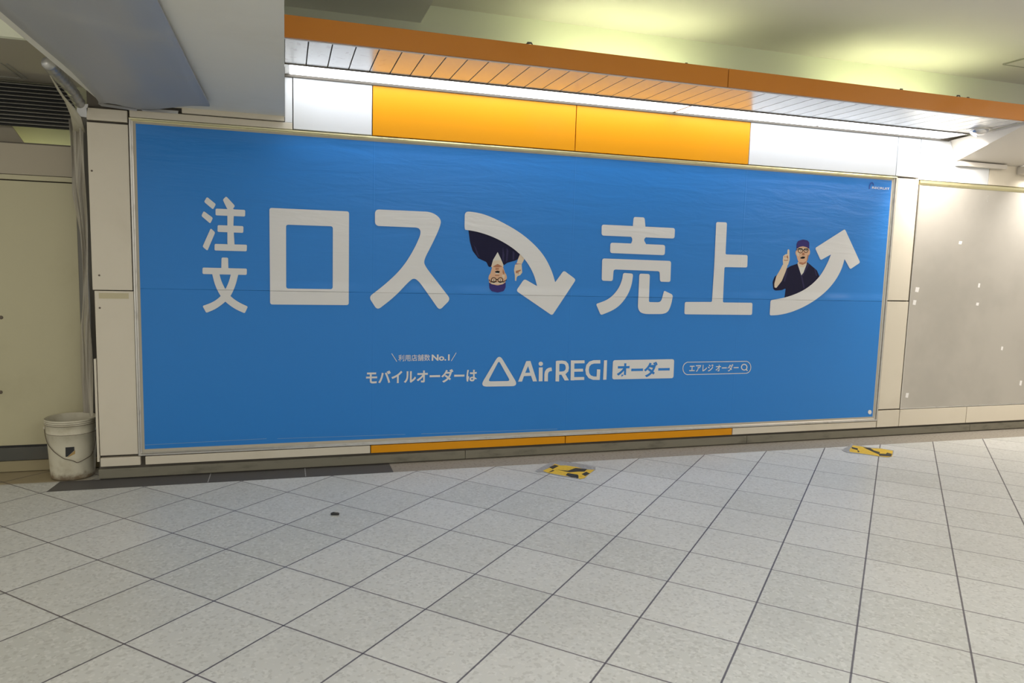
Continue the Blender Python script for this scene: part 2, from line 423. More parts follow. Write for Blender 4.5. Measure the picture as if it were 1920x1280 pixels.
def stroke(pts, wd, closed=False):
    """outline of a thick line in picture units; returns a polygon list (butt ends, mitred joints)"""
    P = [Vector(p) for p in pts]; n = len(P); L, R_ = [], []
    for i in range(n):
        d0 = (P[i] - P[i-1]).normalized() if i or closed else (P[1]-P[0]).normalized()
        d1 = (P[(i+1) % n] - P[i]).normalized() if i < n-1 or closed else d0
        t = (d0+d1); t = t.normalized() if t.length > 1e-6 else d0
        nn = Vector((-t.y, t.x)); k = wd/2/max(.35, abs(nn.dot(Vector((-d0.y, d0.x)))))
        L.append(P[i]+nn*k); R_.append(P[i]-nn*k)
    if closed: return ('h', [(a.x, a.y, 0) for a in L], [(a.x, a.y, 0) for a in R_])
    return [(a.x, a.y, 0) for a in L + R_[::-1]]
def arc(cx, cy, rx, ry, a0, a1, k=14):
    return [(cx+rx*math.cos(math.radians(a0+(a1-a0)*i/k)), cy+ry*math.sin(math.radians(a0+(a1-a0)*i/k))) for i in range(k+1)]
def ring(cx, cy, rx, ry, wd, k=24):
    c = [(cx+rx*math.cos(2*math.pi*i/k), cy+ry*math.sin(2*math.pi*i/k)) for i in range(k)]
    return stroke(c, wd, True)
def disc(cx, cy, rx, ry, k=20):
    return [(cx+rx*math.cos(2*math.pi*i/k), cy+ry*math.sin(2*math.pi*i/k), 0) for i in range(k)]

# the sheet
bm = bmesh.new(); box(bm, .018, 5.845, PY, .0345, .170, 2.239); obj('backing', bm, M['board_edge'], poster)
bm = bmesh.new(); prism(bm, [(.034, PY-.001, .190), (5.826, PY-.001, .186), (5.822, PY-.001, 2.226), (.034, PY-.001, 2.226)], (0, .001, 0))
obj('blue_sheet', bm, M['blue'], poster)
YW = PY - .0040; YP = PY - .0018
C1 = 1.0
Z5 = (360, 340, 3.5556); Z6 = (860, 380, 4.3636); Z7 = (1260, 400, 5.0526)
ch = 'printed_character'
shape(ch, [[(100,103),(160,152),(140,187),(80,136)], [(78,197),(140,243),(122,281),(62,230)], [(125,312),(155,340),(103,462),(70,435)],
           [(228,99),(287,163),(268,190),(236,186),(205,122)], [(157,181),(355,190),(354,234),(157,226)],
           [(236,182,0),(280,184,0),(276,300),(284,425),(236,420),(236,200,0)], [(171,291),(343,298),(342,343),(170,336)], [(151,416),(367,422),(365,466),(150,460)]],
      M['ink_white'], YW, poster, *Z5, r=.009, label='small white Chinese character at the top left of the poster')
shape(ch, [[(197,507),(241,508),(243,600,0),(195,600,0)], [(70,574),(366,581),(365,623),(70,617)],
           [(132,605,0),(180,605,0),(195,665,C1),(224,722,C1),(258,768,C1),(310,805,C1),(373,834),(352,879),(285,850,C1),(222,803,C1),(187,760,C1),(152,690,C1)],
           [(312,605,0),(262,605,0),(248,665,C1),(222,722,C1),(190,768,C1),(140,805,C1),(70,830),(95,876),(160,850,C1),(222,803,C1),(258,766,C1),(292,690,C1)]],
      M['ink_white'], YW, poster, *Z5, r=.009, label='small white Chinese character second from the top left')
shape(ch, [('h', [(516,176),(1047,200),(1045,824),(521,820)], [(627,288),(939,299),(938,718),(628,714)])], M['ink_white'], YW, poster, *Z5, r=.016)
shape(ch, [[(1220,186,.03),(1600,203,.05),(1662,250,.05),(1655,300,C1),(1610,400,C1),(1545,525,.05),(1552,562,.05),(1724,785,.03),(1650,860,.03),(1515,668,.04),(1480,642,.04),(1445,668,.04),
            (1350,770,C1),(1235,858,.03),(1178,770,.03),(1290,685,C1),(1400,580,C1),(1480,455,C1),(1528,345,.04),(1515,308,.03),(1220,296,.03)]], M['ink_white'], YW, poster, *Z5)
shape('printed_arrow', [[(50,71,.03),(120,74,C1),(225,98,C1),(350,155,C1),(500,240,C1),(620,340,C1),(705,440,C1),(762,555,C1),(790,650,.006),(860,553,.02),(960,628,.02),(765,922,.018),(470,720,.02),(537,622,.02),
                         (642,682,.006),(615,580,C1),(545,460,C1),(440,365,C1),(300,285,C1),(170,240,C1),(70,222,C1),(48,222,.03)]], M['ink_white'], YW, poster, *Z6, label='white arrow curving downwards')
shape(ch, [[(1432,116,.016),(1521,120,.016),(1528,198,0),(1425,190,0)], [(1170,178,.02),(1770,207,.02),(1766,293,.02),(1169,268,.02)],
           [(1405,270,0),(1425,300,.02),(1405,345,0),(1540,350,0),(1512,300,.02),(1540,275,0)], [(1241,326,.02),(1690,345,.02),(1686,429,.02),(1238,411,.02)],
           [(1174,455,.02),(1738,476,.02),(1732,648,.018),(1646,645,.018),(1644,560,.018),(1268,545,.018),(1260,641,.018),(1170,637,.018)],
           [(1345,573,.018),(1428,580,.018),(1415,680,C1),(1370,780,C1),(1290,868,C1),(1162,920,.018),(1123,828,.014),(1230,790,C1),(1305,710,C1),(1338,630,C1)],
           [(1478,579,.018),(1564,583,.018),(1556,812,.012),(1655,814,.03),(1680,718,.012),(1754,753,.02),(1735,850,C1),(1700,910,.06),(1500,910,.06),(1465,870,.03)]],
      M['ink_white'], YW, poster, *Z6)
shape(ch, [[(419,81,.016),(521,85,.016),(507,388,.012),(717,394,.016),(713,512,.016),(497,508,.012),(482,843,.012),(763,846,.016),(758,961,.016),(117,955,.016),(121,838,.016),(378,838,.012),(400,500,0)]],
      M['ink_white'], YW, poster, *Z7)
shape('printed_arrow', [[(933,822,.016),(1100,792,C1),(1260,725,C1),(1385,620,C1),(1460,500,C1),(1507,388,.004),(1408,443,.016),(1355,328,.016),(1638,148,.014),(1783,465,.016),(1688,529,.016),(1635,432,.004),
                         (1605,535,C1),(1540,650,C1),(1440,760,C1),(1300,860,C1),(1150,930,C1),(1020,962,C1),(925,966,.016)]], M['ink_white'], YW, poster, *Z7, label='white arrow curving upwards')

# printed man, upright
Z9 = (1430, 430, 9.146)
pm = shape('printed_person', [[(330,1240),(375,1165),(395,1010),(330,1040),(215,1048),(180,1020),(170,900),(205,810),(260,770),(400,680),(470,630),(600,585),(765,560),(860,640),(930,700),(985,830),(900,1000),(700,1150)]],
           M['ink_navy'], YP, poster, *Z9, r=.01, label='man in a navy cap and wrap top pointing up, beside the rising arrow')
def sh(nm, pl, mt, dy, zz=Z9, r=.004, par=None):
    par = par or pm
    if nm in ('eye', 'pupil', 'printed_fold', 'finger_crease', 'beard_shadow', 'face_highlight'):
        for q in pl: shape(nm, [q], M[mt], YP - dy, par, *zz, r=r)
    else: shape(nm, pl, M[mt], YP - dy, par, *zz, r=r)
sh('printed_fold', [[(600,600),(625,620),(680,800),(720,1000),(700,1010),(660,830)], [(770,565),(800,600),(700,790),(665,800)], [(400,690),(430,670),(420,760),(380,900),(360,880)], [(880,660),(910,690),(935,800),(910,790)]], 'ink_fold', .0002)
sh('undershirt', [[(598,590),(640,640),(740,620),(760,580),(700,740),(664,785,0),(640,720)]], 'ink_shirt', .0003)
sh('neck', [[(600,560),(760,540),(750,610),(700,650),(630,640),(600,600)]], 'ink_skin_pale', .0004)
sh('face', [[(590,300),(700,280),(792,300),(800,350),(815,370),(808,430),(790,440),(772,520),(740,580),(685,606),(630,585),(598,520),(582,450),(566,430),(562,380),(580,360)]], 'ink_skin', .0006, r=.012)
sh('face_highlight', [[(600,320),(770,320),(780,350),(600,350)], [(575,390),(630,400),(620,470),(590,440)]], 'ink_skin_pale', .0008)
sh('beard_shadow', [[(618,575),(640,560),(700,570),(750,540),(740,582),(685,608),(632,590)], [(770,440),(790,430),(772,520),(750,560)]], 'ink_skin_dark', .0008)
sh('mouth', [[(645,482),(690,462),(728,470),(722,495),(690,502),(650,500)]], 'ink_black', .0011)
sh('nose', [[(680,400),(715,400),(722,438),(695,446),(672,436)]], 'ink_skin_dark', .0010)
sh('eye', [disc(650,366,22,9), disc(744,362,20,9)], 'ink_shirt', .0011)
sh('pupil', [disc(652,366,8,8), disc(744,362,8,8)], 'ink_black', .0013)
sh('glasses', [ring(648,367,37,36,9), ring(742,362,34,35,9), stroke([(612,335),(690,342)], 12), stroke([(684,362),(710,360)], 10), stroke([(700,342),(790,350)], 12), stroke([(575,350),(615,345)], 10), stroke([(600,322),(680,330)], 9), stroke([(715,330),(785,322)], 9)], 'ink_black', .0015)
sh('cap', [[(578,338),(583,240),(610,195),(690,172),(770,188),(800,225),(800,335),(760,305),(690,288),(630,300)]], 'ink_cap', .0010, r=.01)
sh('forearm', [[(348,596),(430,612),(395,720),(330,880),(235,1003),(202,995),(200,930),(235,800),(300,690)]], 'ink_skin_pale', .0003, r=.008)
sh('hand', [[(350,600),(345,520),(355,450),(375,440),(400,420),(420,430),(428,345),(445,338),(458,350),(462,520),(435,612)]], 'ink_skin_pale', .0005, r=.005)
sh('finger_crease', [[(360,520),(400,525),(440,515),(440,530),(400,538),(362,532)], [(375,455),(390,450),(385,500)], [(418,440),(432,450),(440,500),(425,500),(405,470)]], 'ink_skin_dark', .0007)
# printed man, upside down
Z8 = (860, 380, 7.1143)
pd = shape('printed_person', [[(127,340),(150,520),(185,640),(260,740),(370,790),(400,855),(435,858),(520,660),(600,835),(650,800),(760,770),(800,745),(850,680),(700,520),(400,380)]],
           M['ink_navy'], YP, poster, *Z8, r=.008, label='the same man printed upside down, beside the falling arrow')
sd = lambda nm, pl, mt, dy, r=.004: sh(nm, pl, mt, dy, Z8, r, pd)
sd('printed_fold', [[(200,560),(230,600),(280,730),(250,710)], [(640,600),(665,640),(650,780),(630,790)], [(720,640),(745,660),(740,760),(720,760)], [(590,580),(610,700),(600,800),(580,740)]], 'ink_fold', .0002)
sd('undershirt', [[(520,658,0),(560,740),(600,835),(520,800),(435,850),(460,760)]], 'ink_shirt', .0003)
sd('neck', [[(470,770),(565,765),(600,850),(560,880),(460,880),(432,850)]], 'ink_skin_pale', .0004)
sd('face', [[(450,850),(520,825),(590,850),(620,940),(638,960),(645,1010),(625,1030),(618,1100),(410,1100),(402,1030),(396,1010),(405,965),(420,950)]], 'ink_skin', .0006, .01)
sd('face_highlight', [[(430,1060),(600,1060),(600,1085),(430,1085)], [(575,960),(615,960),(610,1010),(590,1010)]], 'ink_skin_pale', .0008)
sd('beard_shadow', [[(455,850),(520,815),(585,850),(540,860),(490,862)], [(490,870),(540,870),(535,892),(490,895)], [(590,880),(612,940),(600,960),(585,930)]], 'ink_skin_dark', .0008)
sd('mouth', [[(480,918),(515,905),(550,912),(540,940),(500,938)]], 'ink_black', .0011)
sd('teeth', [[(485,932),(545,938),(535,948),(495,946)]], 'ink_shirt', .0012)
sd('nose', [[(482,962),(545,962),(540,975),(485,975)]], 'ink_skin_dark', .0010)
sd('eye', [disc(468,1032,20,9), disc(556,1032,20,9)], 'ink_shirt', .0011)
sd('pupil', [disc(468,1032,7,7), disc(556,1032,7,7)], 'ink_black', .0013)
sd('glasses', [ring(468,1030,33,32,9), ring(556,1030,33,32,9), stroke([(500,1022),(524,1022)], 10), stroke([(425,1055),(505,1052)], 11), stroke([(525,1052),(605,1055)], 11), stroke([(600,1050),(640,1030)], 9), stroke([(425,1050),(405,1025)], 9)], 'ink_black', .0015)
sd('cap', [[(405,1060),(440,1085),(520,1103),(590,1085),(628,1058),(626,1130),(600,1178),(520,1198),(440,1180),(410,1140)]], 'ink_cap', .0010, .008)
sd('forearm', [[(820,680),(880,745),(840,820),(772,812),(790,755)]], 'ink_skin_pale', .0003)
sd('hand', [[(752,825),(840,815),(848,930),(820,966),(785,978),(772,1000),(768,1042),(752,1042),(750,965),(738,900)]], 'ink_skin_pale', .0005, .004)
sd('finger_crease', [[(755,808),(835,815),(835,820),(758,816)], [(760,910),(830,890),(830,905),(765,945)], [(785,930),(800,925),(792,960)]], 'ink_skin_dark', .0007)

# text set in the built-in font, fitted between two picture corners
def text(body, px0, py0, px1, py1, mat, name='printed_text', bold=0.0, y=YW, label=None, shear=0):
    cu = bpy.data.curves.new(name, 'FONT'); cu.body = body; cu.size = 1; cu.offset = bold; cu.shear = shear; cu.resolution_u = 6
    t = bpy.data.objects.new('tmp_text', cu); COL.objects.link(t)
    bpy.context.view_layer.update()
    me = bpy.data.meshes.new_from_object(t.evaluated_get(bpy.context.evaluated_depsgraph_get()))
    bpy.data.objects.remove(t); bpy.data.curves.remove(cu)
    a, b = W(px0, py0, y), W(px1, py1, y)
    xs = [v.co.x for v in me.vertices]; ys = [v.co.y for v in me.vertices]
    sx = (b.x-a.x)/(max(xs)-min(xs)); sy = (a.z-b.z)/(max(ys)-min(ys))
    mx, my = min(xs), min(ys)
    for v in me.vertices:
        v.co = Vector((a.x+(v.co.x-mx)*sx, y, b.z+(v.co.y-my)*sy))
    me.materials.clear(); me.materials.append(mat)
    for p in me.polygons: p.material_index = 0
    o = bpy.data.objects.new(name, me); COL.objects.link(o); o.parent = poster
    o.matrix_parent_inverse = Matrix.Translation(-Vector(poster.location))
    if label: o['label'] = label
    return o
text('利用店舗数', 747.0, 664.8, 806.5, 676.3, M['ink_white'], bold=.006)
text('No.1', 809.5, 664.5, 843, 675.8, M['ink_white'], bold=.035)
for pl in ([(325,113),(374,190)], [(937,106),(890,184)]): shape('printed_line', [stroke(pl, 6)], M['ink_white'], YW, poster, 670, 640, 5.0526, r=0)
text('モバイルオーダーは', 686.5, 694.5, 894.5, 715.5, M['ink_white'], bold=.028)
Z2 = (670, 640, 5.0526); Z3 = (1050, 640, 5.0526)
shape('printed_logo', [('h', [(1345,118,.05),(1528,422,.055),(1160,428,.055)], [(1341,182,.02),(1448,374,.022),(1238,378,.022)])], M['ink_white'], YW, poster, *Z2, label='white rounded triangle outline')
def L2(polys, z, nm='printed_letter'): return shape(nm, polys, M['ink_white'], YW, poster, *z, r=0)
L2([[(1523,380),(1600,186),(1640,184),(1702,377),(1664,378),(1646,325),(1578,328),(1560,379)], ], Z2).hide_render = False
# the counter of the A
o = shape('printed_letter', [[(1590,297,0),(1637,295,0),(1618,232,0)]], M['blue'], YW-.0004, poster, *Z2, r=0)
L2([disc(1738,211,21,20), [(1720,246),(1756,245),(1754,376),(1718,377)]], Z2)
L2([stroke([(1788,377),(1789,310),(1793,290),(1804,274),(1820,265),(1842,262)], 34)], Z2)
L2([stroke([(-26,378),(-22,186)], 34), stroke([(-30,197),(20,195),(48,200),(64,218),(70,248),(64,276),(46,294),(18,299),(-24,300)], 30), [(8,305),(46,300),(84,367),(44,369)]], Z3)
L2([stroke([(120,179),(117,368)], 34), stroke([(110,194),(233,192)], 28), stroke([(110,273),(218,271)], 27), stroke([(105,352),(229,350)], 28)], Z3)
L2([stroke([(382,192),(320,193),(286,204),(264,230),(256,268),(262,306),(282,334),(316,347),(374,348)], 32), stroke([(366,264),(361,362)], 32)], Z3)
L2([[(417,178),(446,177),(440,361),(408,363)]], Z3)
shape('printed_badge', [[(502,177,.02),(1082,167,.02),(1075,347,.02),(494,359,.02)]], M['ink_white'], YW, poster, *Z3, label='white rounded rectangle behind the blue word')
text('オーダー', 1157.5, 679.0, 1255.0, 706, M['blue'], bold=.035, y=YW-.0006, label='blue word on the white badge')
pill = [(1205,196),(1760,188)] + arc(1760,244,48,57,-80,80,8) + [(1760,301),(1205,314)] + arc(1210,256,46,58,100,260,8)
shape('printed_search_box', [stroke(pill, 6.5, True)], M['ink_white'], YW, poster, *Z3, r=0)
text('エアレジ', 1293, 683.5, 1337, 696.0, M['ink_white'], bold=.02)
text('オーダー', 1342.3, 682.8, 1384.5, 695.6, M['ink_white'], bold=.02)
shape('printed_magnifier', [ring(1745,243,26,27,9), stroke([(1762,262),(1776,278)], 9)], M['ink_white'], YW, poster, *Z3, r=0)
text('RECRUIT', 1635.2, 349.5, 1667.8, 355.9, M['ink_white'], bold=.015)
shape('printed_logo', [stroke([(190,850),(215,700),(245,640),(300,620),(330,650),(345,720)], 34)], M['ink_blue_dark'], YW, poster, 1620, 310, 19.2, r=0, label='dark blue hooked mark')
shape('printed_dot', [disc(495,198,55,65)], M['ink_white'], YW, poster, 1600, 760, 16, r=0)
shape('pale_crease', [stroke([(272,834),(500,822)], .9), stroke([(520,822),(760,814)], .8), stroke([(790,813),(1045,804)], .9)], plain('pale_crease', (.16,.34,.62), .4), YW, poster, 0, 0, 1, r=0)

# ------------------------------------------------------------------ canopy over the poster
can = empty('canopy', (.905, -.30, 2.6))
tag(can, 'long canopy with orange fascia and glossy white slatted underside above the poster', 'canopy')
CY0, CY1, CZ = -.30, -.83, 2.60
def xend(y): return 6.397 + .25*y           # the sloping beam cuts the canopy obliquely
bm = bmesh.new(); x = .905; pit = .1262; xs = [.905, 1.03]
while xs[-1] < 6.4: xs.append(xs[-1]+pit)
for a, b in zip(xs, xs[1:]):
    a += .0035; b -= .0035
    pts = [(a, CY1, CZ), (min(b, xend(CY1)), CY1, CZ), (min(b, xend(CY0)), CY0, CZ), (a, CY0, CZ)]
    if a > xend(CY1)-.01:
        if a >= xend(CY0)-.01: break
        yy = (a-6.397)/.25
        pts = [(a, yy, CZ), (min(b, xend(CY0)), max(CY1, (min(b, xend(CY0))-6.397)/.25), CZ), (min(b, xend(CY0)), CY0, CZ), (a, CY0, CZ)]
        if abs(pts[1][1]-CY0) < .004: pts = [pts[0], pts[1], pts[3]]
    prism(bm, pts, (0, 0, .012))
sl = obj('soffit_slats', bm, M['slat'], can)
bm = bmesh.new(); prism(bm, [(.905, CY1-.004, CZ+.013), (xend(CY1), CY1-.004, CZ+.013), (xend(CY0), CY0, CZ+.013), (.905, CY0, CZ+.013)], (0, 0, .085))
obj('canopy_body', bm, M['joint'], can)
bm = bmesh.new()
for k in range(14):          # the canopy goes on beyond the sloping beam
    a = 7.24 + k*pit + .0035; b = a + pit - .007
    prism(bm, [(a, CY1, CZ), (b, CY1, CZ), (b, CY0, CZ), (a, CY0, CZ)], (0, 0, .012))
obj('soffit_slats', bm, M['slat'], can)
boxo('canopy_body', 7.2, 9.0, CY1-.004, CY0, CZ+.013, 2.69, M['joint'], can)
boxo('fascia_panel', .905, 3.608, CY1-.022, CY1-.003, CZ-.001, 2.713, M['fascia'], can, bevel=.002)
boxo('fascia_panel', 3.613, 9.0, CY1-.022, CY1-.003, CZ-.001, 2.713, M['fascia'], can, bevel=.002)
boxo('edge_trim', .905, 6.32, CY0+.001, CY0+.012, CZ-.006, CZ+.02, M['joint'], can)
boxo('edge_trim', .905, xend(CY1), CY1+.001, CY1+.012, CZ-.004, CZ+.010, M['lamp_end'], can)
# rubbish on top of the canopy
for px, py, s in ((993, 84, .022), (1287, 121, .012), (1690, 171, .016), (1797, 183, .020), (1815, 186, .014)):
    p = W(px, py, CY1-.01); bm = bmesh.new()
    tube(bm, [(p.x-s, CY1-.010, 2.712), (p.x-s*.5, CY1-.008, 2.712+s*.5), (p.x+s*.4, CY1-.012, 2.712+s*.55), (p.x+s, CY1-.008, 2.713)], [s*.12, s*.3, s*.22, s*.1], 6)
    o = obj('debris', bm, M['darkgrey'])
    tag(o, {993:'dark scrap lying on the fascia edge above the left orange panel', 1287:'tiny dark scrap on the fascia edge left of the fascia joint', 1690:'flat dark scrap on the fascia edge below the right bright patch',
            1797:'biggest dark lump on the fascia edge near the ceiling corner', 1815:'small dark scrap right beside the biggest lump on the fascia'}[px], 'debris', 'scraps on top of the canopy')
# light trough: diffusers in two lengths between wall and slats
tr = empty('light_trough', (.92, -.15, 2.60))
tag(tr, 'long glowing white light trough between the wall panels and canopy slats', 'light')
bm = bmesh.new(); box(bm, .905, 6.31, -.297, -.004, 2.645, 2.655); obj('trough_housing', bm, M['lamp_end'], tr)
for a, b in ((.935, 2.312), (2.316, 3.69), (3.715, 4.98), (5.01, 6.275)):
    boxo('diffuser', a, b, -.285, -.016, 2.602, 2.625, M['lamp'], tr, bevel=.004)
for a, b in ((.907, .933), (3.692, 3.713), (6.278, 6.31)):
    boxo('cover_plate', a, b, -.285, -.016, 2.603, 2.625, M['lamp_end'], tr)
boxo('wall_lip', .905, 6.38, -.014, -.003, 2.588, 2.612, M['joint'], tr)
tr = empty('light_trough', (7.3, -.15, 2.60))
tag(tr, 'second light trough beyond the sloping beam, brightening the wall at the right picture edge', 'light')
boxo('diffuser', 7.34, 8.9, -.285, -.016, 2.602, 2.625, M['lamp'], tr, bevel=.004)
boxo('trough_housing', 7.3, 9.0, -.297, -.004, 2.645, 2.655, M['lamp_end'], tr)
# eyeball downlights set in the slats, turned to the wall
def downlight(x, y, label, watt):
    de = empty('downlight', (x, y, 2.6)); tag(de, label, 'light', 'eyeball downlights in the canopy')
    bm = bmesh.new(); lathe(bm, [(.088, 0), (.088, -.006), (.076, -.010), (.068, -.002), (.0, -.002)], x, y, 2.6, 32); obj('trim_ring', bm, M['alu'], de, True)
    bm = bmesh.new(); lathe(bm, [(.066, -.004), (.067, -.016), (.056, -.032), (.034, -.042), (0, -.046)], x, y, 2.6, 32); obj('eyeball', bm, M['chrome'], de, True)
    d = Vector((-.10, .55, -.60)).normalized(); c = Vector((x, y, 2.588)) + d*.040 + Vector((-.020, 0, 0))
    q = d.to_track_quat('Z', 'Y'); bm = bmesh.new()
    bmesh.ops.create_circle(bm, cap_ends=True, radius=.030, segments=24); bmesh.ops.transform(bm, matrix=Matrix.Translation(c) @ q.to_matrix().to_4x4(), verts=bm.verts)
    obj('lens', bm, M['lens'], de)
    l = bpy.data.lights.new('downlight_beam', 'SPOT'); l.energy = watt; l.color = (1.0, .95, .88); l.spot_size = math.radians(125); l.spot_blend = 1.0; l.shadow_soft_size = .05
    o = bpy.data.objects.new('downlight_beam', l); o.location = Vector((x, y, 2.6)) + d*.085
    o.rotation_euler = (Vector((x+.28, 0, 1.88)) - o.location).to_track_quat('-Z', 'Y').to_euler(); COL.objects.link(o)
M['chrome'] = plain('dome_chrome', (.7,.7,.72), .15, metal=1)
M['lens'] = emis('downlight_lens', (.85,.85,1.0), 2.5)
p = F(1836, 242, 2.6)
downlight(p.x, p.y, 'small chrome eyeball downlight at the right end of the slatted canopy, left of the beam', 88)
downlight(7.50, p.y, 'chrome eyeball downlight beyond the sloping beam, lighting the right edge of the grey board', 105)

# yellow-green cove tubes lying on the canopy
for i, (a, b) in enumerate(((2.60, 3.80), (5.0, 6.2))):
    e = empty('cove_lamp', (a, -.30, 2.70))
    tag(e, ('left' if i == 0 else 'right') + ' yellow-green fluorescent lamp hidden on top of the canopy, lighting the upper wall', 'lamp', 'cove lamps on the canopy')
    boxo('lamp_body', a, b, -.33, -.27, 2.70, 2.735, M['lamp_end'], e)
    bm = bmesh.new(); tube(bm, [(a+.02, -.30, 2.752), (b-.02, -.30, 2.752)], .014, 12); obj('lamp_tube', bm, M['tube'], e, True)

# ------------------------------------------------------------------ ceiling, dropped part, hatch
tag(boxo('ceiling', -7, 17, -11, 3.0, 3.14, 3.24, M['ceiling']), kind='structure')
tag(boxo('trim_4', -.7, 1.775, -5.2, -.004, 3.02, 3.1395, M['ceil_drop']), kind='structure')
h = empty('ceiling_hatch', (6.41, -.40, 3.14)); tag(h, 'square access hatch in the ceiling at the upper right corner', 'hatch')
boxo('hatch_panel', 6.43, 7.0, -1.0, -.43, 3.132, 3.1395, M['ceiling'], h)
bm = bmesh.new()
box(bm, 6.41, 7.02, -.43, -.418, 3.130, 3.1395); box(bm, 6.41, 7.02, -1.012, -1.0, 3.130, 3.1395); box(bm, 6.41, 6.42, -1.0, -.43, 3.130, 3.1395); box(bm, 7.01, 7.02, -1.0, -.43, 3.130, 3.1395)
obj('hatch_frame', bm, M['slatgrey'], h)

# ------------------------------------------------------------------ duct at the upper left
du = empty('boxed_duct', (-.16, -.3, 2.335)); tag(du, 'big boxed grey duct crossing overhead at the upper left', 'duct')
bm = bmesh.new()
box(bm, -.15, .905, -5.2, -.008, 2.335, 3.018)
obj('duct_casing', bm, M['duct'], du)
boxo('wall_flange', .30, .902, -.03, -.004, 2.306, 2.335, M['cream'], du)
# dirty sheet taped under the duct, with a wavy end
bm = bmesh.new()
edge = [(185,195),(215,199),(250,203),(290,205),(330,203),(360,200),(393,196.5)]
N = 26; vs = []
ys_far = []
for k in range(13):
    t = k/12; px = 185 + (393-185)*t
    for (a, b) in zip(edge, edge[1:]):
        if a[0] <= px <= b[0]:
            py = a[1] + (b[1]-a[1])*(px-a[0])/(b[0]-a[0])
    p = F(px, py, 2.31); ys_far.append((p.x, p.y))
rows = []
for j in range(N):
    f = j/(N-1); r = []
    for k, (x, y) in enumerate(ys_far):
        yy = y + (-5.2-y)*f**1.6
        xx = x + ((-.085 + (k/12)*.57) - x)*min(1, f*3)
        zz = 2.31 + .004*math.sin(k*1.3+f*9) + .010*math.sin(k*.9)*max(0, 1-f*14)
        r.append(bm.verts.new((xx, yy, zz)))
    rows.append(r)
for A, B in zip(rows, rows[1:]):
    for k in range(12): bm.faces.new((A[k], A[k+1], B[k+1], B[k]))
sh_o = obj('dirty_sheet', bm, M['tarp'], du, True)
sm = sh_o.modifiers.new('solid', 'SOLIDIFY'); sm.thickness = .008; sm.offset = 1
# loose white scraps of tape at its end
bm = bmesh.new()
for (a, b) in (((185,195),(258,208)), ((262,204),(335,213))):
    p, q = W(a[0], a[1], -.02), W(b[0], b[1], -.02)
    prism(bm, [(p.x, -.03, p.z), (q.x, -.03, q.z+.012), (q.x, -.05, q.z-.006), (p.x+.02, -.05, p.z-.016)], (0, .004, .004))
obj('loose_tape', bm, M['lamp_end'], du)

# ------------------------------------------------------------------ sloping beam at the upper right
be = empty('sloping_beam', (6.48, 0, 2.43)); tag(be, 'white boxed beam with a sloping underside beside the canopy end', 'beam')
yE = -.842
bm = bmesh.new()
v = [bm.verts.new(p) for p in ((6.485, -.004, 2.428), (7.235, -.004, 2.428), (7.02, yE, 2.572), (6.180, yE, 2.572),
                               (6.400, -.004, 2.598), (7.235, -.004, 2.598), (7.02, yE, 2.598), (6.187, yE, 2.598))]
for f in ((0,1,2,3),(4,5,6,7),(0,1,5,4),(1,2,6,5),(2,3,7,6),(3,0,4,7)): bm.faces.new([v[i] for i in f])
obj('beam_casing', bm, M['beam'], be)
boxo('beam_trim', 6.475, 7.02, -.05, -.004, 2.388, 2.424, M['beam'], be)
boxo('beam_trim', 7.20, 7.5, -.10, -.004, 2.36, 2.424, M['beam'], be)

# ------------------------------------------------------------------ alcove at the left
YH = .322
tag(boxo('wall_left', -7, -.232, .90, 1.0, 0, 3.139, M['upper']), kind='structure')
ho = empty('hoarding', (-.6, YH, 0)); tag(ho, 'yellowish cream hoarding wall closing the alcove behind the bucket', 'partition')
boxo('light_block_backing', -5, -.378, YH+.031, YH+.05, .02, 2.09, M['joint'], ho)  # added backing that keeps the hidden lamp from leaking through the panel gaps
boxo('panel_sheet', -5, -.378, YH, YH+.03, .178, 1.868, M['hoard'], ho)
boxo('head_rail', -5, -.378, YH-.008, YH+.03, 1.876, 1.905, M['hoard'], ho)
boxo('head_board', -5, -.378, YH, YH+.03, 1.909, 2.098, M['hoard_frame'], ho)
boxo('head_board_lip', -5, -.378, YH-.003, YH+.03, 2.098, 2.106, M['joint'], ho)
boxo('shadow_gap', -5, -.378, YH+.004, YH+.03, .160, .178, M['black'], ho)
boxo('base_board', -5, -.30, YH-.012, YH+.03, .080, .165, M['darkgrey'], ho)
boxo('kerb', -5, -.28, YH-.002, YH+.03, .004, .074, M['kerb'], ho)
for px, py in ((2, 595), (1, 735)):
    p = W(px, py, YH); bm = bmesh.new(); lathe(bm, [(0, 0), (.012, 0), (.010, .005), (0, .006)], 0, 0, 0, 14)
    o = obj('bolt', bm, M['wire']); o.location = (p.x, YH, p.z); o.rotation_euler = (math.pi/2, 0, 0)
    tag(o, ('upper' if py < 600 else 'lower') + ' dark bolt in the hoarding at the left picture edge', 'bolt', 'bolts of the hoarding')
boxo('side_jamb', -.378, -.236, YH+.002, YH+.03, 0, 2.3, plain('grey_jamb', (.20,.19,.165), .6), ho)
# louvre
lo = empty('air_louvre', (-.6, .50, 2.24)); tag(lo, 'black ventilation louvre with dusty slats high in the alcove', 'vent')
boxo('louvre_back', -3, -.42, .545, .56, 2.235, 2.512, M['black'], lo)
bm = bmesh.new()
for k in range(11):
    z = 2.245 + k*.0245
    prism(bm, [(-3, .500, z), (-3, .500, z+.0045), (-3, .540, z+.018), (-3, .540, z+.014)], (2.58, 0, 0))
obj('louvre_slats', bm, M['slatgrey'], lo)
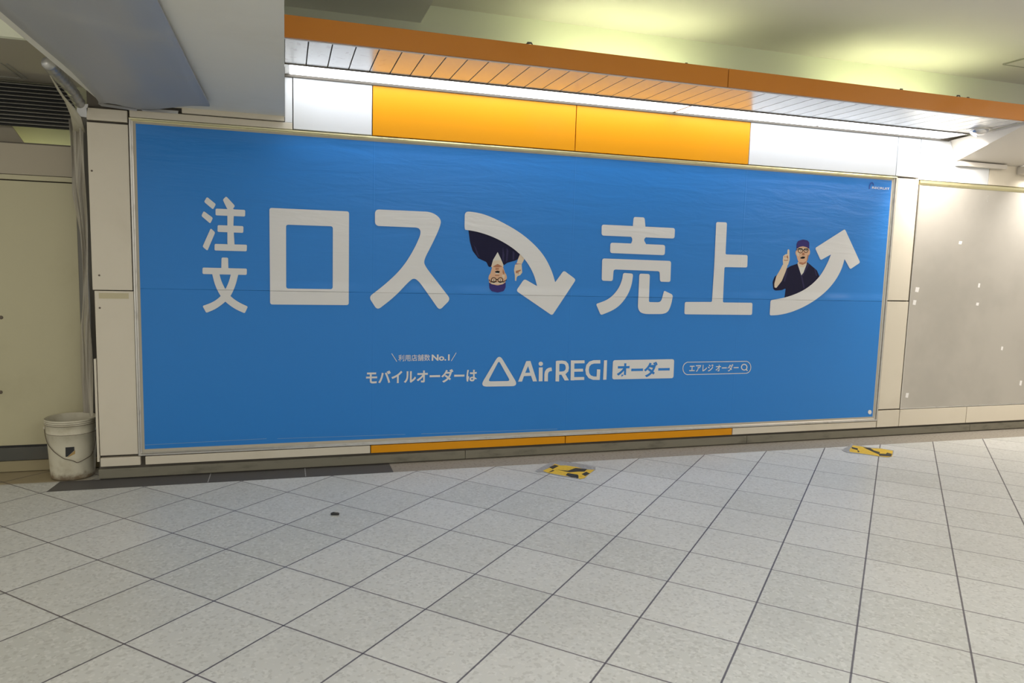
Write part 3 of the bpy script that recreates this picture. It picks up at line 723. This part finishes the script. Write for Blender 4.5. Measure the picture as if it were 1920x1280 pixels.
# alcove ceiling and higher part with the yellow work light behind
bm = bmesh.new(); box(bm, -3.5, -.152, -.62, .55, 2.515, 2.55); tag(obj('trim_5', bm, plain('alcove_ceiling_board', (.36,.33,.27), .6)), kind='structure')
bm = bmesh.new()
a = [F(x, y, 2.514) for x, y in ((0,118),(38,146))]
for dx in (0, .03):
    prism(bm, [(a[0].x+dx, a[0].y, 2.510), (a[0].x+dx+.008, a[0].y, 2.510), (a[1].x+dx+.008, a[1].y, 2.510), (a[1].x+dx, a[1].y, 2.510)], (0, 0, .0045))
prism(bm, [(-1.3, a[1].y, 2.510), (a[1].x+.038, a[1].y, 2.510), (a[1].x+.038, a[1].y+.008, 2.510), (-1.3, a[1].y+.008, 2.510)], (0, 0, .0045))
tag(obj('hatch_frame', bm, M['slatgrey']), 'thin dark frame of a hatch in the alcove ceiling by the louvre', 'hatch')
tag(boxo('trim_6', -3.5, -.152, -.66, -.62, 2.50, 2.70, M['upper']), kind='structure')
sl_ = bmesh.new(); prism(sl_, [(-2.5, .60, 2.02), (-.66, .60, 2.02), (-.80, .60, 2.24), (-2.5, .60, 2.24)], (0, .02, 0))
tag(obj('trim_7', sl_, M['hoard_frame']), kind='structure')
e = empty('work_lamp', (-.55, .75, 1.90)); tag(e, 'yellow lamp hidden behind the hoarding, lighting the gap above it', 'lamp')
bm = bmesh.new(); tube(bm, [(-1.1, .76, 1.98), (-.40, .76, 1.98)], .014, 10); obj('lamp_tube', bm, M['hidden_tube'], e, True)
boxo('lamp_body', -1.12, -.38, .745, .775, 1.93, 1.965, M['lamp_end'], e)

# vinyl sheet hanging beside the pillar
def vinyl_mat():
    mt, n, bs = nt('cloudy_vinyl')
    v = mapping(n, (9, 9, .7)); f = ramp(n, noise(n, 2.2, 5, v), .35, .7)
    n.links.new(mixc(n, f, (.30,.27,.22), (.48,.44,.35)), bs.inputs['Base Color'])
    bs.inputs['Roughness'].default_value = .28; bs.inputs['Transmission Weight'].default_value = .0
    bs.inputs['Alpha'].default_value = .88
    return mt
M['vinyl'] = vinyl_mat()
vy = empty('vinyl_sheet', (-.28, .15, .10)); tag(vy, 'cloudy crumpled plastic sheet hanging between hoarding and pillar', 'plastic sheet')
bm = bmesh.new(); rows = []
NZ, NX = 46, 18
for j in range(NZ):
    z = .405 + 1.855*j/(NZ-1); r = []
    tz = j/(NZ-1)
    lx = -.372 - .01*tz
    if .3 < tz < .75: lx += .045*math.sin((tz-.3)/.45*math.pi)
    for k in range(NX):
        s = k/(NX-1)
        x = lx + (-.247-lx)*s
        y = .27 - .26*s + .022*math.sin(s*15 + z*2.1) + .012*math.sin(s*31 - z*4.0)*(.4+tz)
        r.append(bm.verts.new((x + .006*math.sin(z*7+s*9), min(y, .30), z)))
    rows.append(r)
for A, B in zip(rows, rows[1:]):
    for k in range(NX-1): bm.faces.new((A[k], A[k+1], B[k+1], B[k]))
obj('hanging_sheet', bm, M['vinyl'], vy, True)
# torn wing rising to the duct
bm = bmesh.new()
P0 = [W(*p) for p in ((90,120,-.05),(98,140,-.02),(112,165,.0),(122,185,.0),(132,215,.0),(140,240,.0))]
P1 = [W(*p) for p in ((93,118,-.05),(108,145,-.04),(128,178,-.03),(146,205,-.02),(150,225,-.01),(156,245,.0))]
wing0 = [bm.verts.new(p) for p in [W(x, y, d) for x, y, d in ((88,118,-.75),(93,140,-.55),(108,168,-.35),(122,190,-.2),(132,215,-.05),(138,245,.06))]]
wing1 = [bm.verts.new(p) for p in [W(x, y, d) for x, y, d in ((92,122,-.74),(101,150,-.50),(120,180,-.30),(138,200,-.15),(152,220,-.02),(160,248,.04))]]
for k in range(5): bm.faces.new((wing0[k], wing0[k+1], wing1[k+1], wing1[k]))
o = obj('torn_wing', bm, plain('vinyl_wing', (.52,.49,.38), .4), du, True)
sm = o.modifiers.new('solid', 'SOLIDIFY'); sm.thickness = .003
bm = bmesh.new()
prism(bm, [W(144,196,.0), W(165,195,.0), W(162,220,.0), W(144,217,.0)], (0, .004, 0)); obj('taped_patch', bm, M['lamp_end'], vy)
# flexible silver duct peeping out of the torn corner
bm = bmesh.new(); path = [W(x, y, d) for x, y, d in ((90,118,-.78),(104,135,-.62),(120,152,-.42),(136,172,-.22),(150,195,-.08))]
pp = []
for a_, b_ in zip(path, path[1:]):
    for k in range(8): pp.append(a_.lerp(b_, k/8))
pp.append(path[-1])
tube(bm, pp, [.030 + .004*math.sin(i*2.1) for i in range(len(pp))], 16)
obj('flexible_hose', bm, M['silver'], du, True)

# ------------------------------------------------------------------ bucket
BX, BY = -.412, .158
bk = empty('bucket', (BX, BY, 0)); tag(bk, 'dirty white plastic bucket with wire handle on the floor by the pillar', 'bucket')
def bucket_mat():
    mt, n, bs = nt('dirty_white_plastic')
    g = node(n, 'ShaderNodeNewGeometry'); s = node(n, 'ShaderNodeSeparateXYZ'); n.links.new(g.outputs['Position'], s.inputs[0])
    base = mixc(n, math_(n, 'MULTIPLY', ramp(n, noise(n, 9, 6), .45, .75), .45), (.60,.56,.44), (.32,.27,.16))
    low = math_(n, 'SUBTRACT', 1.0, ramp(n, math_(n, 'ADD', s.outputs[2], math_(n, 'MULTIPLY', math_(n, 'SUBTRACT', noise(n, 22, 4), .5), .12)), .0, .06))
    base = mixc(n, math_(n, 'MULTIPLY', low, .85), base, (.16,.10,.05))
    n.links.new(base, bs.inputs['Base Color']); bs.inputs['Roughness'].default_value = .42
    return mt
bmn = bucket_mat()
bm = bmesh.new()
lathe(bm, [(0,.003),(.118,.003),(.123,.010),(.126,.05),(.1335,.20),(.138,.290),(.1395,.291),(.1405,.300),(.139,.302),(.1415,.352),(.146,.354),(.146,.361),(.143,.363),(.148,.366),(.148,.373),(.144,.375),(.149,.378),(.149,.386),(.145,.388),(.141,.384),(.137,.30),(.131,.19),(.122,.02),(0,.018)], BX, BY, 0, 72)
obj('bucket_body', bm, bmn, bk, True)
bm = bmesh.new()
for z in (.3635, .3755, .3535):
    tube(bm, [(BX+.1455*math.cos(a), BY+.1455*math.sin(a), z) for a in [2*math.pi*k/64 for k in range(64)]], .0016, 6, closed=True)
tube(bm, [(BX+.1392*math.cos(a), BY+.1392*math.sin(a), .2965) for a in [2*math.pi*k/64 for k in range(64)]], .002, 6, closed=True)
obj('grime_ring', bm, plain('grime', (.15,.12,.08), .7), bk, True)
# wire handle hanging down in front; ears at left and right
def bsurf(a, z, off=.004):
    r = .1262 + (z-.05)*.05 + off
    return (BX + r*math.cos(a), BY + r*math.sin(a), z)
a0, a1 = math.radians(187), math.radians(187+172)
hp = []
ctrl = [(0,.325),(.06,.30),(.16,.245),(.30,.195),(.45,.150),(.56,.135),(.62,.118),(.66,.120),(.74,.132),(.84,.145),(.90,.175),(.96,.25),(1,.325)]
for k in range(61):
    t = k/60
    for (ta, za), (tb, zb) in zip(ctrl, ctrl[1:]):
        if ta <= t <= tb:
            z = za + (zb-za)*(t-ta)/(tb-ta)
    hp.append(bsurf(a0+(a1-a0)*t, z, .006))
bm = bmesh.new(); tube(bm, hp, .0022, 8); obj('wire_handle', bm, M['wire'], bk, True)
for aa in (a0, a1):
    bm = bmesh.new(); c = Vector(bsurf(aa, .325, .003)); tube(bm, [c, c + Vector((math.cos(aa), math.sin(aa), 0))*.010], .011, 14); obj('handle_ear', bm, bmn, bk)
# torn black label
bm = bmesh.new()
def lab(px, py):
    p = W(px, py, BY-.13); z = p.z; r = .126+(z-.05)*.05+.0016
    dx = p.x-BX; return Vector((p.x, BY-math.sqrt(max(r*r-dx*dx, 0)), z))
def band(bm, x0, x1, top, bot, n=9):
    T = []; B = []
    for k in range(n):
        x = x0 + (x1-x0)*k/(n-1); T.append(bm.verts.new(lab(x, top(x)))); B.append(bm.verts.new(lab(x, bot(x))))
    for k in range(n-1): bm.faces.new((T[k], T[k+1], B[k+1], B[k]))
band(bm, 123.2, 139.3, lambda x: 838-.04*(x-123), lambda x: 856 if x < 126.5 else 856-(x-126.5)*.92)
obj('torn_label', bm, M['rubber'], bk)
bm = bmesh.new(); band(bm, 127, 140.5, lambda x: 856.2-(x-127)*.92, lambda x: 857-(x-127)*.45)
obj('glue_stain', bm, plain('glue_stain', (.42,.28,.10), .6), bk)

# ------------------------------------------------------------------ floor markings and litter
def floor_poly(name, pts, mat, z, parent, ox, oy, sx, sy=None):
    sy = sy or sx; bm = bmesh.new()
    q = [F(ox+a/sx, oy+b/sy, z) for a, b in pts]
    vs = [bm.verts.new(p) for p in q]
    for t in tessellate_polygon([[Vector((p.x, p.y, 0)) for p in q]]):
        try: bm.faces.new([vs[k] for k in t])
        except ValueError: pass
    for f in list(bm.faces):
        pass
    r = bmesh.ops.extrude_face_region(bm, geom=list(bm.faces))
    for el in r['geom']:
        if isinstance(el, bmesh.types.BMVert): el.co.z += .0006
    return obj(name, bm, mat, parent)
zA_ = (980, 850, 10.667)
c = F(1062, 883)
t1 = empty('hazard_tape', (c.x, c.y, .0016)); tag(t1, 'worn yellow and black hazard tape patch on the floor below the falling arrow', 'floor tape', 'hazard tape patches on the floor')
floor_poly('film', [(250,345),(380,270),(540,190),(720,150),(1040,190),(1460,275),(1455,330),(1340,400),(1240,480),(1150,515),(980,480),(780,455),(520,395),(390,370),(290,370)], M['film'], .0016, t1, *zA_)
floor_poly('yellow_tape', [(400,345),(540,285),(640,205),(760,240),(860,238),(1080,270),(1260,320),(1440,325),(1340,400),(1235,490),(1150,510),(1080,480),(850,445),(520,390)], M['yellow'], .0023, t1, *zA_)
for pl in ([(535,275),(640,225),(720,250),(600,310)], [(700,325),(900,345),(1060,290),(1290,310),(1240,360),(1100,360),(940,375),(820,350)], [(860,430),(900,390),(1090,420),(1120,440),(1060,480),(980,475)], [(1180,410),(1270,365),(1345,400),(1250,450)], [(1060,470),(1110,440),(1120,480),(1090,500)], [(510,380),(600,330),(640,340),(560,370)]):
    floor_poly('black_tape', pl, M['tapeblack'], .0030, t1, *zA_)
zB_ = (1560, 810, 12)
c = F(1633, 846)
t2 = empty('hazard_tape', (c.x, c.y, .0016)); tag(t2, 'worn yellow and black hazard tape patch on the floor below the right pillar', 'floor tape', 'hazard tape patches on the floor')
floor_poly('film', [(220,400),(300,350),(400,310),(450,240),(480,285),(640,300),(800,340),(1090,365),(1390,410),(1380,500),(1300,560),(1080,550),(940,525),(640,490),(380,465),(260,430)], M['film'], .0016, t2, *zB_)
floor_poly('yellow_tape', [(390,400),(470,295),(640,320),(900,365),(1100,368),(1370,420),(1350,545),(1240,560),(1050,540),(940,518),(640,475),(400,440)], M['yellow'], .0023, t2, *zB_)
for pl in ([(440,330),(580,365),(580,405),(450,370)], [(700,340),(860,355),(940,410),(1080,450),(1060,500),(960,460),(830,400)], [(1060,480),(1210,490),(1240,460),(1350,490),(1330,545),(1060,530)], [(575,400),(620,430),(600,450),(575,440)]):
    floor_poly('black_tape', pl, M['tapeblack'], .0030, t2, *zB_)
# small dark clip on the tiles
c = F(628.5, 965.5)
cl = empty('clip', (c.x, c.y, 0)); tag(cl, 'tiny dark plastic clip lying alone on the floor tiles', 'clip')
a = -.25; ux, uy = math.cos(a), math.sin(a)
bm = bmesh.new(); tube(bm, [(c.x-ux*.024, c.y-uy*.024, .007), (c.x-ux*.012, c.y-uy*.012, .0095), (c.x+ux*.008, c.y+uy*.008, .0095), (c.x+ux*.022, c.y+uy*.022, .007)], [.006,.0085,.0085,.0065], 10)
obj('clip_body', bm, M['rubber'], cl, True)
bm = bmesh.new(); tube(bm, [(c.x-ux*.006, c.y-uy*.006, .018), (c.x+ux*.012, c.y+uy*.012, .0175)], .0022, 8); obj('metal_pin', bm, M['alu'], cl, True)
